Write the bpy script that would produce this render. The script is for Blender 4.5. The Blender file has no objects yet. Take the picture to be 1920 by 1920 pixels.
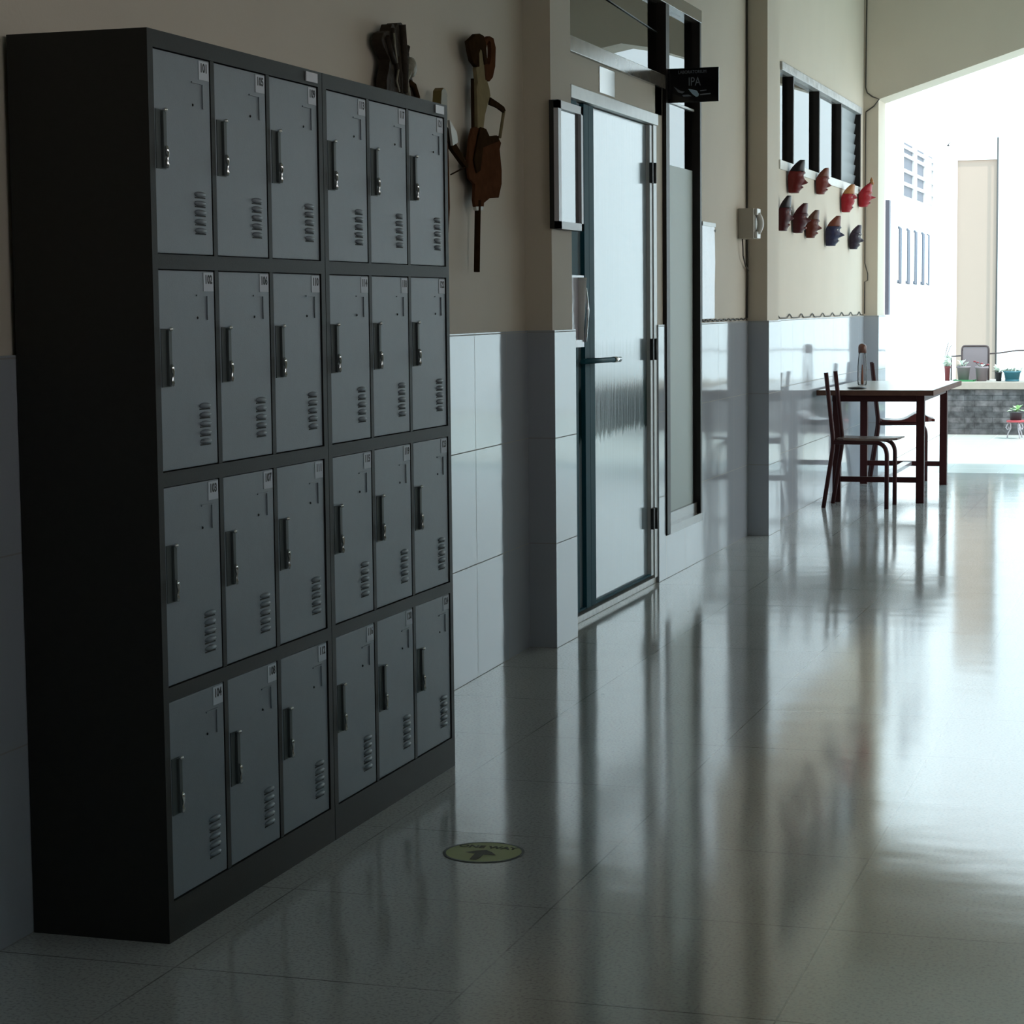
import bpy, bmesh, math, random
from mathutils import Vector, Matrix
random.seed(7)
C = bpy.context.scene.collection
PI = math.pi

# ------------------------------------------------------------------ helpers
def lin(c):
    return tuple((v/12.92 if v <= .04045 else ((v+.055)/1.055)**2.4) for v in c)
def rgb(r, g, b):
    return lin((r/255, g/255, b/255)) + (1,)

class MB:
    """collects shapes into ONE mesh"""
    def __init__(s):
        s.bm = bmesh.new()
    def face(s, vs, mi=0, smooth=False):
        try:
            f = s.bm.faces.new(vs); f.material_index = mi; f.smooth = smooth; return f
        except ValueError:
            return None
    def box(s, a, b, mi=0, bev=0):
        x0, y0, z0 = a; x1, y1, z1 = b
        if x0 > x1: x0, x1 = x1, x0
        if y0 > y1: y0, y1 = y1, y0
        if z0 > z1: z0, z1 = z1, z0
        v = [s.bm.verts.new(p) for p in [(x0,y0,z0),(x1,y0,z0),(x1,y1,z0),(x0,y1,z0),(x0,y0,z1),(x1,y0,z1),(x1,y1,z1),(x0,y1,z1)]]
        fs = [s.face([v[i] for i in q], mi) for q in [(3,2,1,0),(4,5,6,7),(0,1,5,4),(1,2,6,5),(2,3,7,6),(3,0,4,7)]]
        if bev > 0:
            es = {e for f in fs for e in f.edges}
            bmesh.ops.bevel(s.bm, geom=list(es), offset=bev, segments=2, affect='EDGES', profile=.6)
            for f in s.bm.faces:
                if all(vv not in [] for vv in f.verts): pass
        return s
    def hexa(s, pts, mi=0):
        v = [s.bm.verts.new(p) for p in pts]
        for q in [(3,2,1,0),(4,5,6,7),(0,1,5,4),(1,2,6,5),(2,3,7,6),(3,0,4,7)]:
            s.face([v[i] for i in q], mi)
        return s
    def tube(s, pts, r, seg=10, mi=0, closed=False, cap=True):
        pts = [Vector(p) for p in pts]; n = len(pts)
        rs = r if isinstance(r, (list, tuple)) else [r]*n
        rings = []; prev = None
        for i, p in enumerate(pts):
            if closed: d = pts[(i+1) % n] - pts[i-1]
            else: d = pts[min(i+1, n-1)] - pts[max(i-1, 0)]
            d.normalize()
            if prev is None:
                u = d.cross(Vector((0,0,1)))
                if u.length < .05: u = d.cross(Vector((0,1,0)))
            else:
                u = prev - d*prev.dot(d)
            u.normalize(); w = d.cross(u); prev = u
            rings.append([s.bm.verts.new(p + (u*math.cos(2*PI*k/seg) + w*math.sin(2*PI*k/seg))*rs[i]) for k in range(seg)])
        for i in range(n if closed else n-1):
            a, b = rings[i], rings[(i+1) % n]
            for k in range(seg):
                s.face([a[k], a[(k+1)%seg], b[(k+1)%seg], b[k]], mi, True)
        if cap and not closed:
            s.face(rings[0][::-1], mi); s.face(rings[-1], mi)
        return s
    def lathe(s, prof, o=(0,0,0), seg=24, mi=0, sx=1, sy=1, smooth=True):
        o = Vector(o); rings = []
        for r, z in prof:
            rings.append([s.bm.verts.new(o + Vector((r*sx*math.cos(2*PI*k/seg), r*sy*math.sin(2*PI*k/seg), z))) for k in range(seg)])
        for a, b in zip(rings, rings[1:]):
            for k in range(seg):
                s.face([a[k], a[(k+1)%seg], b[(k+1)%seg], b[k]], mi, smooth)
        s.face(rings[0][::-1], mi); s.face(rings[-1], mi)
        return s
    def prism_yz(s, poly, x0, x1, mi=0):
        """outline in the y-z plane, extruded along x"""
        a = [s.bm.verts.new((x0, y, z)) for y, z in poly]; b = [s.bm.verts.new((x1, y, z)) for y, z in poly]
        n = len(poly); s.face(a, mi); s.face(b[::-1], mi)
        for i in range(n):
            s.face([a[i], b[i], b[(i+1)%n], a[(i+1)%n]], mi)
        return s
    def prism_xz(s, poly, y0, y1, mi=0):
        a = [s.bm.verts.new((x, y0, z)) for x, z in poly]; b = [s.bm.verts.new((x, y1, z)) for x, z in poly]
        n = len(poly); s.face(a, mi); s.face(b[::-1], mi)
        for i in range(n):
            s.face([a[i], b[i], b[(i+1)%n], a[(i+1)%n]], mi)
        return s
    def ball(s, c, r, mi=0, seg=10, rings=6, half=None):
        """ellipsoid of radii r"""
        c = Vector(c); rr = r if isinstance(r, (tuple, list)) else (r, r, r)
        rows = []
        for i in range(rings+1):
            t = -PI/2 + PI*i/rings
            if i in (0, rings): rows.append([s.bm.verts.new(c + Vector((0, 0, rr[2]*math.sin(t))))])
            else: rows.append([s.bm.verts.new(c + Vector((rr[0]*math.cos(t)*math.cos(2*PI*k/seg), rr[1]*math.cos(t)*math.sin(2*PI*k/seg), rr[2]*math.sin(t)))) for k in range(seg)])
        for a, b in zip(rows, rows[1:]):
            for k in range(seg):
                if len(a) == 1: s.face([a[0], b[(k+1)%seg], b[k]], mi, True)
                elif len(b) == 1: s.face([a[k], a[(k+1)%seg], b[0]], mi, True)
                else: s.face([a[k], a[(k+1)%seg], b[(k+1)%seg], b[k]], mi, True)
        return s
    def text(s, body, size, mat4, mi=0, depth=.0004, sx=1.0, bold=0):
        cu = bpy.data.curves.new('t', 'FONT'); cu.body = body; cu.size = size; cu.align_x = 'CENTER'; cu.align_y = 'CENTER'; cu.extrude = depth
        cu.resolution_u = 3; cu.offset = bold
        o = bpy.data.objects.new('t', cu); C.objects.link(o)
        bpy.context.view_layer.update()
        me = bpy.data.meshes.new_from_object(o.evaluated_get(bpy.context.evaluated_depsgraph_get()))
        me.transform(mat4 @ Matrix.Diagonal((sx, 1, 1, 1)))
        n0 = len(s.bm.faces)
        s.bm.from_mesh(me); s.bm.faces.ensure_lookup_table()
        for f in s.bm.faces[n0:]: f.material_index = mi
        bpy.data.objects.remove(o); bpy.data.curves.remove(cu); bpy.data.meshes.remove(me)
        return s
    def build(s, name, mats, parent=None, kind=None, recalc=True, **props):
        if recalc: bmesh.ops.recalc_face_normals(s.bm, faces=s.bm.faces)
        me = bpy.data.meshes.new(name); s.bm.to_mesh(me); s.bm.free()
        for m in (mats if isinstance(mats, (list, tuple)) else [mats]): me.materials.append(m)
        o = bpy.data.objects.new(name, me); C.objects.link(o)
        if parent is not None: o.parent = parent
        if kind: o['kind'] = kind
        for k, v in props.items(): o[k] = v
        return o

def thing(name, label, cat, loc=(0,0,0), rz=0, group=None):
    o = bpy.data.objects.new(name, None); C.objects.link(o); o.empty_display_size = .1
    o.location = loc; o.rotation_euler = (0, 0, rz); o['label'] = label; o['category'] = cat
    if group: o['group'] = group
    return o
def copy_tree(o, parent=None):
    c = o.copy(); C.objects.link(c); c.parent = parent
    for ch in list(o.children): copy_tree(ch, c)
    return c
def arc(p0, c, p1, n=6):
    p0, c, p1 = Vector(p0), Vector(c), Vector(p1)
    return [p0*(1-t)**2 + c*2*t*(1-t) + p1*t*t for t in [i/n for i in range(n+1)]]

# ------------------------------------------------------------------ materials
def mat(name, col, rough=.5, metal=0, coat=0, noise=0, nscale=20, bump=0, bscale=60, spec=.5, ior=1.5):
    m = bpy.data.materials.new(name); m.use_nodes = True
    nt = m.node_tree; n = nt.nodes; L = nt.links; b = n['Principled BSDF']
    b.inputs['Base Color'].default_value = col; b.inputs['Roughness'].default_value = rough
    b.inputs['Metallic'].default_value = metal; b.inputs['Coat Weight'].default_value = coat
    b.inputs['Coat Roughness'].default_value = .08; b.inputs['Specular IOR Level'].default_value = spec; b.inputs['IOR'].default_value = ior
    g = n.new('ShaderNodeNewGeometry')
    if noise:
        t = n.new('ShaderNodeTexNoise'); t.inputs['Scale'].default_value = nscale; t.inputs['Detail'].default_value = 5
        L.new(g.outputs['Position'], t.inputs['Vector'])
        mx = n.new('ShaderNodeMixRGB'); mx.blend_type = 'MULTIPLY'; mx.inputs[0].default_value = 1
        mr = n.new('ShaderNodeMapRange'); mr.inputs[3].default_value = 1-noise; mr.inputs[4].default_value = 1+noise
        L.new(t.outputs['Fac'], mr.inputs[0]); mx.inputs[1].default_value = col
        cc = n.new('ShaderNodeCombineColor')
        for i in range(3): L.new(mr.outputs[0], cc.inputs[i])
        L.new(cc.outputs[0], mx.inputs[2]); L.new(mx.outputs[0], b.inputs['Base Color'])
    if bump:
        t = n.new('ShaderNodeTexNoise'); t.inputs['Scale'].default_value = bscale; t.inputs['Detail'].default_value = 3
        L.new(g.outputs['Position'], t.inputs['Vector'])
        bp = n.new('ShaderNodeBump'); bp.inputs['Strength'].default_value = bump; bp.inputs['Distance'].default_value = .01
        L.new(t.outputs['Fac'], bp.inputs['Height']); L.new(bp.outputs[0], b.inputs['Normal'])
    return m

def grid_mask(nt, axes, width):
    """1 inside a joint of a square grid; axes = [(component, offset, pitch)]"""
    n = nt.nodes; L = nt.links
    g = n.new('ShaderNodeNewGeometry'); sp = n.new('ShaderNodeSeparateXYZ'); L.new(g.outputs['Position'], sp.inputs[0])
    out = None
    for comp, off, pitch in axes:
        a = n.new('ShaderNodeMath'); a.operation = 'SUBTRACT'; L.new(sp.outputs[comp], a.inputs[0]); a.inputs[1].default_value = off - pitch*50
        m = n.new('ShaderNodeMath'); m.operation = 'MODULO'; L.new(a.outputs[0], m.inputs[0]); m.inputs[1].default_value = pitch
        # distance to the nearest joint
        s = n.new('ShaderNodeMath'); s.operation = 'SUBTRACT'; L.new(m.outputs[0], s.inputs[0]); s.inputs[1].default_value = pitch/2
        ab = n.new('ShaderNodeMath'); ab.operation = 'ABSOLUTE'; L.new(s.outputs[0], ab.inputs[0])
        gt = n.new('ShaderNodeMath'); gt.operation = 'GREATER_THAN'; L.new(ab.outputs[0], gt.inputs[0]); gt.inputs[1].default_value = pitch/2 - width/2
        if out is None: out = gt
        else:
            mx = n.new('ShaderNodeMath'); mx.operation = 'MAXIMUM'; L.new(out.outputs[0], mx.inputs[0]); L.new(gt.outputs[0], mx.inputs[1]); out = mx
    return out, g

def tile_mat(name, axes, col=(.40,.42,.455,1), joint=(.30,.29,.27,1), width=.0035, rough=.07):
    m = bpy.data.materials.new(name); m.use_nodes = True
    nt = m.node_tree; n = nt.nodes; L = nt.links; b = n['Principled BSDF']
    msk, g = grid_mask(nt, axes, width)
    mx = n.new('ShaderNodeMixRGB'); mx.inputs[1].default_value = col; mx.inputs[2].default_value = joint; L.new(msk.outputs[0], mx.inputs[0])
    L.new(mx.outputs[0], b.inputs['Base Color'])
    mr = n.new('ShaderNodeMapRange'); mr.inputs[3].default_value = rough; mr.inputs[4].default_value = .7; L.new(msk.outputs[0], mr.inputs[0]); L.new(mr.outputs[0], b.inputs['Roughness'])
    t = n.new('ShaderNodeTexNoise'); t.inputs['Scale'].default_value = 5; t.inputs['Detail'].default_value = 1; L.new(g.outputs['Position'], t.inputs['Vector'])
    ad = n.new('ShaderNodeMath'); ad.operation = 'SUBTRACT'; L.new(t.outputs['Fac'], ad.inputs[0]); L.new(msk.outputs[0], ad.inputs[1])
    bp = n.new('ShaderNodeBump'); bp.inputs['Strength'].default_value = .12; bp.inputs['Distance'].default_value = .006; L.new(ad.outputs[0], bp.inputs['Height']); L.new(bp.outputs[0], b.inputs['Normal'])
    return m

def floor_mat():
    m = bpy.data.materials.new('terrazzo_floor'); m.use_nodes = True
    nt = m.node_tree; n = nt.nodes; L = nt.links; b = n['Principled BSDF']
    msk, g = grid_mask(nt, [(0, .395, .6), (1, -.14, .6)], .004)
    # break the joints up so that most of them read faint
    t0 = n.new('ShaderNodeTexNoise'); t0.inputs['Scale'].default_value = 2.2; t0.inputs['Detail'].default_value = 3; L.new(g.outputs['Position'], t0.inputs['Vector'])
    r0 = n.new('ShaderNodeMapRange'); r0.inputs[1].default_value = .4; r0.inputs[2].default_value = .62; r0.inputs[3].default_value = .15; r0.inputs[4].default_value = .9; L.new(t0.outputs['Fac'], r0.inputs[0])
    jm = n.new('ShaderNodeMath'); jm.operation = 'MULTIPLY'; L.new(msk.outputs[0], jm.inputs[0]); L.new(r0.outputs[0], jm.inputs[1])
    sp = n.new('ShaderNodeTexNoise'); sp.inputs['Scale'].default_value = 130; sp.inputs['Detail'].default_value = 2; L.new(g.outputs['Position'], sp.inputs['Vector'])
    cr = n.new('ShaderNodeValToRGB'); cr.color_ramp.elements[0].position = .30; cr.color_ramp.elements[0].color = (.38,.38,.37,1)
    cr.color_ramp.elements[1].position = .52; cr.color_ramp.elements[1].color = (.58,.58,.56,1); L.new(sp.outputs['Fac'], cr.inputs[0])
    big = n.new('ShaderNodeTexNoise'); big.inputs['Scale'].default_value = 1.6; big.inputs['Detail'].default_value = 4; L.new(g.outputs['Position'], big.inputs['Vector'])
    br = n.new('ShaderNodeMapRange'); br.inputs[3].default_value = .82; br.inputs[4].default_value = 1.12; L.new(big.outputs['Fac'], br.inputs[0])
    mul = n.new('ShaderNodeMixRGB'); mul.blend_type = 'MULTIPLY'; mul.inputs[0].default_value = 1; L.new(cr.outputs[0], mul.inputs[1]); L.new(br.outputs[0], mul.inputs[2])
    mx = n.new('ShaderNodeMixRGB'); L.new(jm.outputs[0], mx.inputs[0]); L.new(mul.outputs[0], mx.inputs[1]); mx.inputs[2].default_value = (.12,.11,.10,1)
    # dark specks and scuffs
    v = n.new('ShaderNodeTexVoronoi'); v.inputs['Scale'].default_value = 3.1; L.new(g.outputs['Position'], v.inputs['Vector'])
    lt = n.new('ShaderNodeMath'); lt.operation = 'LESS_THAN'; L.new(v.outputs['Distance'], lt.inputs[0]); lt.inputs[1].default_value = .018
    mx2 = n.new('ShaderNodeMixRGB'); L.new(lt.outputs[0], mx2.inputs[0]); L.new(mx.outputs[0], mx2.inputs[1]); mx2.inputs[2].default_value = (.05,.05,.05,1)
    L.new(mx2.outputs[0], b.inputs['Base Color'])
    rr = n.new('ShaderNodeMapRange'); rr.inputs[3].default_value = FLOOR_R[0]; rr.inputs[4].default_value = FLOOR_R[1]; L.new(big.outputs['Fac'], rr.inputs[0]); L.new(rr.outputs[0], b.inputs['Roughness'])
    b.inputs['IOR'].default_value = 2.2
    # gentle unevenness of the polished slabs
    mp = n.new('ShaderNodeMapping'); mp.inputs['Scale'].default_value = (2.2, 3.4, 1); L.new(g.outputs['Position'], mp.inputs['Vector'])
    w = n.new('ShaderNodeTexNoise'); w.inputs['Scale'].default_value = 1.0; w.inputs['Detail'].default_value = 2; L.new(mp.outputs[0], w.inputs['Vector'])
    bp = n.new('ShaderNodeBump'); bp.inputs['Strength'].default_value = .25; bp.inputs['Distance'].default_value = .004; L.new(w.outputs['Fac'], bp.inputs['Height']); L.new(bp.outputs[0], b.inputs['Normal'])
    return m
FLOOR_R = (.07, .14)

def glass_mat(name, tint=(.9,.95,.95,1), ior=2.8, rough=0):
    m = bpy.data.materials.new(name); m.use_nodes = True
    nt = m.node_tree; n = nt.nodes; L = nt.links; n.remove(n['Principled BSDF'])
    tr = n.new('ShaderNodeBsdfTransparent'); tr.inputs[0].default_value = tint
    gl = n.new('ShaderNodeBsdfGlossy'); gl.inputs['Roughness'].default_value = rough
    fr = n.new('ShaderNodeFresnel'); fr.inputs['IOR'].default_value = ior
    mx = n.new('ShaderNodeMixShader'); L.new(fr.outputs[0], mx.inputs[0]); L.new(tr.outputs[0], mx.inputs[1]); L.new(gl.outputs[0], mx.inputs[2])
    L.new(mx.outputs[0], n['Material Output'].inputs[0])
    return m

def ribbed_glass():
    """obscured glass: pale translucent body, vertical ripples, bright reflections"""
    m = bpy.data.materials.new('rain_glass'); m.use_nodes = True
    nt = m.node_tree; n = nt.nodes; L = nt.links; b = n['Principled BSDF']
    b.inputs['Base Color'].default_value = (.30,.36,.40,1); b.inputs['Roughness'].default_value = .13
    b.inputs['IOR'].default_value = 2.0
    g = n.new('ShaderNodeNewGeometry'); mp = n.new('ShaderNodeMapping'); mp.inputs['Scale'].default_value = (1, 45, 2.2); L.new(g.outputs['Position'], mp.inputs['Vector'])
    t = n.new('ShaderNodeTexNoise'); t.inputs['Scale'].default_value = 1; t.inputs['Detail'].default_value = 4; L.new(mp.outputs[0], t.inputs['Vector'])
    # dark green band set into the lower glass colour and specular, ragged edges
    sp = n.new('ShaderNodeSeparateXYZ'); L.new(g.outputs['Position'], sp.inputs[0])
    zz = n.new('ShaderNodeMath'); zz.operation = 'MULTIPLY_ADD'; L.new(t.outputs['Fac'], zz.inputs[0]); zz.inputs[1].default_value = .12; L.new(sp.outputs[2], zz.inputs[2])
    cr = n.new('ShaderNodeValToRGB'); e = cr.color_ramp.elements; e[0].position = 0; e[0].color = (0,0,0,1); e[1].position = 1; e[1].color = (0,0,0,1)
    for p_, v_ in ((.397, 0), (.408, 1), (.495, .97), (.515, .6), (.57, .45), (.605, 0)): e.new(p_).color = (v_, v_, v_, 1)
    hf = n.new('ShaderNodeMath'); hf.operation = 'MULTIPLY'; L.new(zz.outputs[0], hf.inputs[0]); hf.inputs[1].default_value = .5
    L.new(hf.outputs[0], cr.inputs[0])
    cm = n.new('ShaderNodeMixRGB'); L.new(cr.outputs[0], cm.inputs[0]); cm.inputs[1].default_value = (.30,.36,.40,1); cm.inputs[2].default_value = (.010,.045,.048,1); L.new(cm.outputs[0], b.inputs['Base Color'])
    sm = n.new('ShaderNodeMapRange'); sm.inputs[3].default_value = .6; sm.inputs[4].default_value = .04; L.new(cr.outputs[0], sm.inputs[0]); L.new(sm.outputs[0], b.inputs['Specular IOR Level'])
    bp = n.new('ShaderNodeBump'); bp.inputs['Strength'].default_value = .5; bp.inputs['Distance'].default_value = .0016; L.new(t.outputs['Fac'], bp.inputs['Height']); L.new(bp.outputs[0], b.inputs['Normal'])
    return m

def stone_mat():
    m = bpy.data.materials.new('stacked_slate'); m.use_nodes = True
    nt = m.node_tree; n = nt.nodes; L = nt.links; b = n['Principled BSDF']; b.inputs['Roughness'].default_value = .85
    g = n.new('ShaderNodeNewGeometry'); sp = n.new('ShaderNodeSeparateXYZ'); L.new(g.outputs['Position'], sp.inputs[0])
    cb = n.new('ShaderNodeCombineXYZ'); L.new(sp.outputs[0], cb.inputs[0]); L.new(sp.outputs[2], cb.inputs[1])
    br = n.new('ShaderNodeTexBrick'); br.inputs['Scale'].default_value = 1; br.inputs['Brick Width'].default_value = .27; br.inputs['Row Height'].default_value = .055
    br.inputs['Mortar Size'].default_value = .002; br.inputs['Color1'].default_value = (.045,.045,.047,1); br.inputs['Color2'].default_value = (.085,.08,.082,1); br.inputs['Mortar'].default_value = (.02,.02,.022,1)
    br.offset = .37; L.new(cb.outputs[0], br.inputs['Vector'])
    t = n.new('ShaderNodeTexNoise'); t.inputs['Scale'].default_value = 14; t.inputs['Detail'].default_value = 4; L.new(g.outputs['Position'], t.inputs['Vector'])
    mr = n.new('ShaderNodeMapRange'); mr.inputs[1].default_value=.3; mr.inputs[2].default_value=.7; mr.inputs[3].default_value = .45; mr.inputs[4].default_value = 1.9; L.new(t.outputs['Fac'], mr.inputs[0])
    mx = n.new('ShaderNodeMixRGB'); mx.blend_type = 'MULTIPLY'; mx.inputs[0].default_value = 1; L.new(br.outputs['Color'], mx.inputs[1]); L.new(mr.outputs[0], mx.inputs[2])
    L.new(mx.outputs[0], b.inputs['Base Color'])
    bp = n.new('ShaderNodeBump'); bp.inputs['Strength'].default_value = .8; bp.inputs['Distance'].default_value = .02; L.new(mx.outputs[0], bp.inputs['Height']); L.new(bp.outputs[0], b.inputs['Normal'])
    return m

M = {}
M['paint'] = mat('cream_wall_paint', (.64,.565,.465,1), .7, noise=.05, nscale=3, bump=.05, bscale=90)
M['paint_far'] = M['paint']
M['ceiling'] = mat('ceiling_paint', (.60,.58,.52,1), .8)
M['tile_near'] = tile_mat('white_wall_tiles_near', [(1, 2.8236, .4), (2, 0, .4)])
M['tile_mid'] = tile_mat('white_wall_tiles_middle', [(1, 6.0624, .4), (2, 0, .4)])
M['tile_far'] = tile_mat('white_wall_tiles_far', [(1, 9.02, .4), (2, 0, .4)])
M['tile_col'] = tile_mat('white_column_tiles', [(2, 0, .4)])
M['floor'] = floor_mat()
M['locker_body'] = mat('charcoal_metal', (.026,.026,.024,1), .5, spec=.18, noise=.1, nscale=60, bump=.05, bscale=300)
M['locker_door'] = mat('grey_blue_locker_paint', (.205,.235,.265,1), .45, noise=.06, nscale=40, bump=.06, bscale=350)
M['handle'] = mat('dark_handle_plastic', (.085,.10,.10,1), .5, spec=.3)
M['chrome'] = mat('chrome', (.85,.87,.88,1), .16, metal=1)
M['sticker'] = mat('white_sticker', (.58,.62,.68,1), .6)
M['ink'] = mat('black_ink', (.012,.012,.014,1), .6)
M['slot'] = mat('vent_slot_black', (.02,.022,.022,1), .7)
M['alu'] = mat('white_aluminium', (.68,.69,.68,1), .3, noise=.12, nscale=18)
M['teal'] = mat('teal_door_stile', (.012,.085,.115,1), .6, spec=.12)
M['darkwood'] = mat('dark_varnished_wood', (.022,.018,.017,1), .45, noise=.3, nscale=12, spec=.25)
M['worn'] = mat('worn_grey_varnish', (.16,.14,.12,1), .16, noise=.3, nscale=14, ior=1.7)
M['sill'] = mat('white_sill_paint', (.75,.74,.70,1), .4, noise=.08, nscale=20)
M['glass'] = glass_mat('window_glass')
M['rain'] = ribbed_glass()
M['film'] = mat('frosted_film', (.52,.60,.58,1), .5, spec=.4)
M['black'] = mat('black_hardware', (.012,.012,.012,1), .4)
M['signblack'] = mat('black_sign_acrylic', (.008,.008,.011,1), .06)
M['signtext'] = mat('grey_sign_lettering', (.22,.25,.29,1), .4)
M['swoosh'] = mat('pale_blue_sign_patch', (.55,.75,.92,1), .4)
M['paper'] = mat('white_paper', (.72,.72,.72,1), .5)
M['plastic_sleeve'] = mat('glossy_plastic_sleeve', (.66,.63,.70,1), .2, ior=1.6, bump=.3, bscale=12)
M['frame_grey'] = mat('pale_grey_frame', (.55,.54,.58,1), .35)
M['boardglass'] = mat('notice_board_glass', (.10,.10,.11,1), .02, ior=2.0)
M['phone'] = mat('white_phone_plastic', (.72,.70,.66,1), .35)
M['cable'] = mat('dark_cable', (.06,.05,.04,1), .6)
M['leather'] = mat('brown_carved_leather', (.085,.036,.018,1), .7, spec=.0, noise=.4, nscale=30)
M['leather_dark'] = mat('dark_brown_carved_leather', (.035,.02,.010,1), .6, spec=.0, noise=.4, nscale=30)
M['tan'] = mat('tan_painted_wood', (.26,.21,.12,1), .55, spec=.0, noise=.2, nscale=30)
M['carved'] = mat('old_carved_wood', (.040,.030,.022,1), .6, spec=.12, noise=.5, nscale=45, bump=.6, bscale=40)
M['carved_light'] = mat('worn_carved_wood', (.28,.26,.20,1), .5, noise=.4, nscale=50, bump=.5, bscale=60)
M['bone'] = mat('bone_white', (.6,.6,.55,1), .5)
M['gold'] = mat('dull_gold_wood', (.15,.11,.03,1), .5)
M['brownmetal'] = mat('maroon_painted_steel', (.040,.009,.009,1), .45, spec=.2)
M['seatwood'] = mat('brown_plywood_seat', (.13,.085,.075,1), .25)
M['seatred'] = mat('maroon_plywood_seat', (.09,.018,.015,1), .3)
M['tabletop'] = mat('white_table_laminate', (.62,.57,.52,1), .22, noise=.05, nscale=10)
M['tableedge'] = mat('table_edge_wood', (.11,.055,.04,1), .6, spec=.1, noise=.3, nscale=20)
M['bottle'] = glass_mat('clear_bottle_plastic', (.80,.80,.80,1), 1.25, .05)
M['cap'] = mat('brown_bottle_cap', (.10,.035,.02,1), .35)
M['tea'] = mat('amber_label', (.20,.06,.02,1), .4)
M['decal'] = mat('yellow_green_decal', (.52,.55,.27,1), .5)
M['decal_dark'] = mat('dark_olive_print', (.055,.045,.01,1), .5)
M['outwall'] = mat('white_outside_paint', (.78,.79,.80,1), .8)
M['peach'] = mat('peach_outside_paint', (.35,.275,.225,1), .8)
M['outfloor'] = tile_mat('pale_courtyard_paving', [(0, .1, .4), (1, 13.0, .4)], (.50,.50,.46,1), (.36,.36,.34,1), .006, .25)
M['stone'] = stone_mat()
M['cap_stone'] = mat('cream_coping', (.30,.26,.22,1), .6, noise=.1, nscale=20)
M['potgrey'] = mat('mauve_grey_pot', (.20,.165,.175,1), .6)
M['potred'] = mat('faded_red_pot', (.22,.05,.055,1), .6)
M['potteal'] = mat('teal_planter', (.03,.13,.17,1), .4)
M['potdark'] = mat('dark_plastic_pot', (.035,.035,.04,1), .5)
M['soil'] = mat('soil', (.05,.035,.025,1), .9)
M['leaf'] = mat('pale_green_leaf', (.34,.52,.26,1), .5)
M['leafwashed'] = mat('glare_whitened_leaf', (.62,.68,.60,1), .5)  # outdoor overexposure put into the leaf colour as near-white
M['leafdark'] = mat('dark_leaf', (.05,.08,.05,1), .5)
M['stem'] = mat('dark_stem', (.05,.05,.05,1), .6)
M['flower'] = mat('dark_red_petal', (.18,.02,.025,1), .5)
M['greentray'] = mat('green_tray', (.03,.20,.07,1), .5)
M['redstand'] = mat('red_wrought_iron', (.35,.04,.05,1), .4)
M['ironpale'] = mat('pale_iron', (.35,.33,.36,1), .4)
M['greymetal'] = mat('blue_grey_metal', (.10,.12,.16,1), .5)
M['room'] = mat('dim_laboratory_paint', (.30,.32,.30,1), .8)
M['glassblock'] = mat('lattice_recess', (.10,.10,.13,1), .5)
M['frame_brown'] = mat('brown_grey_metal', (.075,.055,.055,1), .5, spec=.2)
M['wing'] = mat('bird_black', (.01,.01,.012,1), .5)

# ------------------------------------------------------------------ world and lights
W = bpy.data.worlds.new('World'); bpy.context.scene.world = W; W.use_nodes = True
nt = W.node_tree; bg = nt.nodes['Background']
SKY = 3.7
tc = nt.nodes.new('ShaderNodeTexCoord'); sx = nt.nodes.new('ShaderNodeSeparateXYZ'); nt.links.new(tc.outputs['Generated'], sx.inputs[0])
cr = nt.nodes.new('ShaderNodeValToRGB'); nt.links.new(sx.outputs[2], cr.inputs[0])
cr.color_ramp.elements[0].position = 0; cr.color_ramp.elements[0].color = (1.0, .98, .96, 1)
cr.color_ramp.elements.new(.22).color = (.97, .97, 1.0, 1)
cr.color_ramp.elements[2].position = .6; cr.color_ramp.elements[2].color = (.40, .80, .98, 1)
nt.links.new(cr.outputs[0], bg.inputs[0]); bg.inputs[1].default_value = SKY
sun = bpy.data.lights.new('sun', 'SUN'); sun.energy = 5.0; sun.angle = .03; sun.color = (1, .95, .88)
so = bpy.data.objects.new('sun', sun); C.objects.link(so)
so.rotation_euler = Vector((.55, -.28, 1.05)).to_track_quat('Z', 'Y').to_euler()

# ------------------------------------------------------------------ room shell
NB = -.0245                      # the near stretch of wall runs slightly out of square
def nx(y, off=0): return NB*y + off
T = .012                         # tile thickness
YE, YE2 = 12.5, 12.88            # end wall
H = 3.72; XR = 3.4
b = MB(); b.box((-.6, -8.2, -.1), (XR+.3, YE2, 0)); b.build('floor', M['floor'], kind='structure')
b = MB(); b.box((-.6, -8.2, H), (XR+.3, YE2, H+.15)); b.build('ceiling', M['ceiling'], kind='structure')

# left wall: plaster
b = MB()
PX = -.069 - T
b.hexa([(-.4,-8,0),(nx(-8)-T,-8,0),(nx(3.93)-T,3.93,0),(-.4,3.93,0),(-.4,-8,H),(nx(-8)-T,-8,H),(nx(3.93)-T,3.93,H),(-.4,3.93,H)])
b.box((-.4, 3.923, 0), (.011-T, 4.20, H))                     # first column
b.box((-.20, 4.20, 2.76), (PX, 8.08, H))                      # above door and window
b.box((-.20, 4.20, 0), (PX, 4.44, 2.76))                      # strip hidden beside the column
b.box((-.20, 4.44, 2.175), (PX, 6.05, 2.30))                  # head panel above the door
b.box((-.20, 5.915, 0), (PX, 6.055, 2.30))                    # pier between door and window
b.box((-.20, 6.055, 0), (PX, 6.84, .205))                     # below window
b.box((-.20, 6.84, 0), (PX, 8.08, 2.76))                      # to the second column
b.box((-.4, 8.073, 0), (.049-T, 8.42, H))                     # second column
XF = -.056; FP = XF - T
b.box((-.20, 8.42, 0), (FP, 12.5, 2.105)); b.box((-.20, 8.42, 2.735), (FP, 12.5, H))
b.box((-.20, 8.42, 2.105), (FP, 9.035, 2.735)); b.box((-.20, 12.31, 2.105), (FP, 12.5, 2.735))
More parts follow.
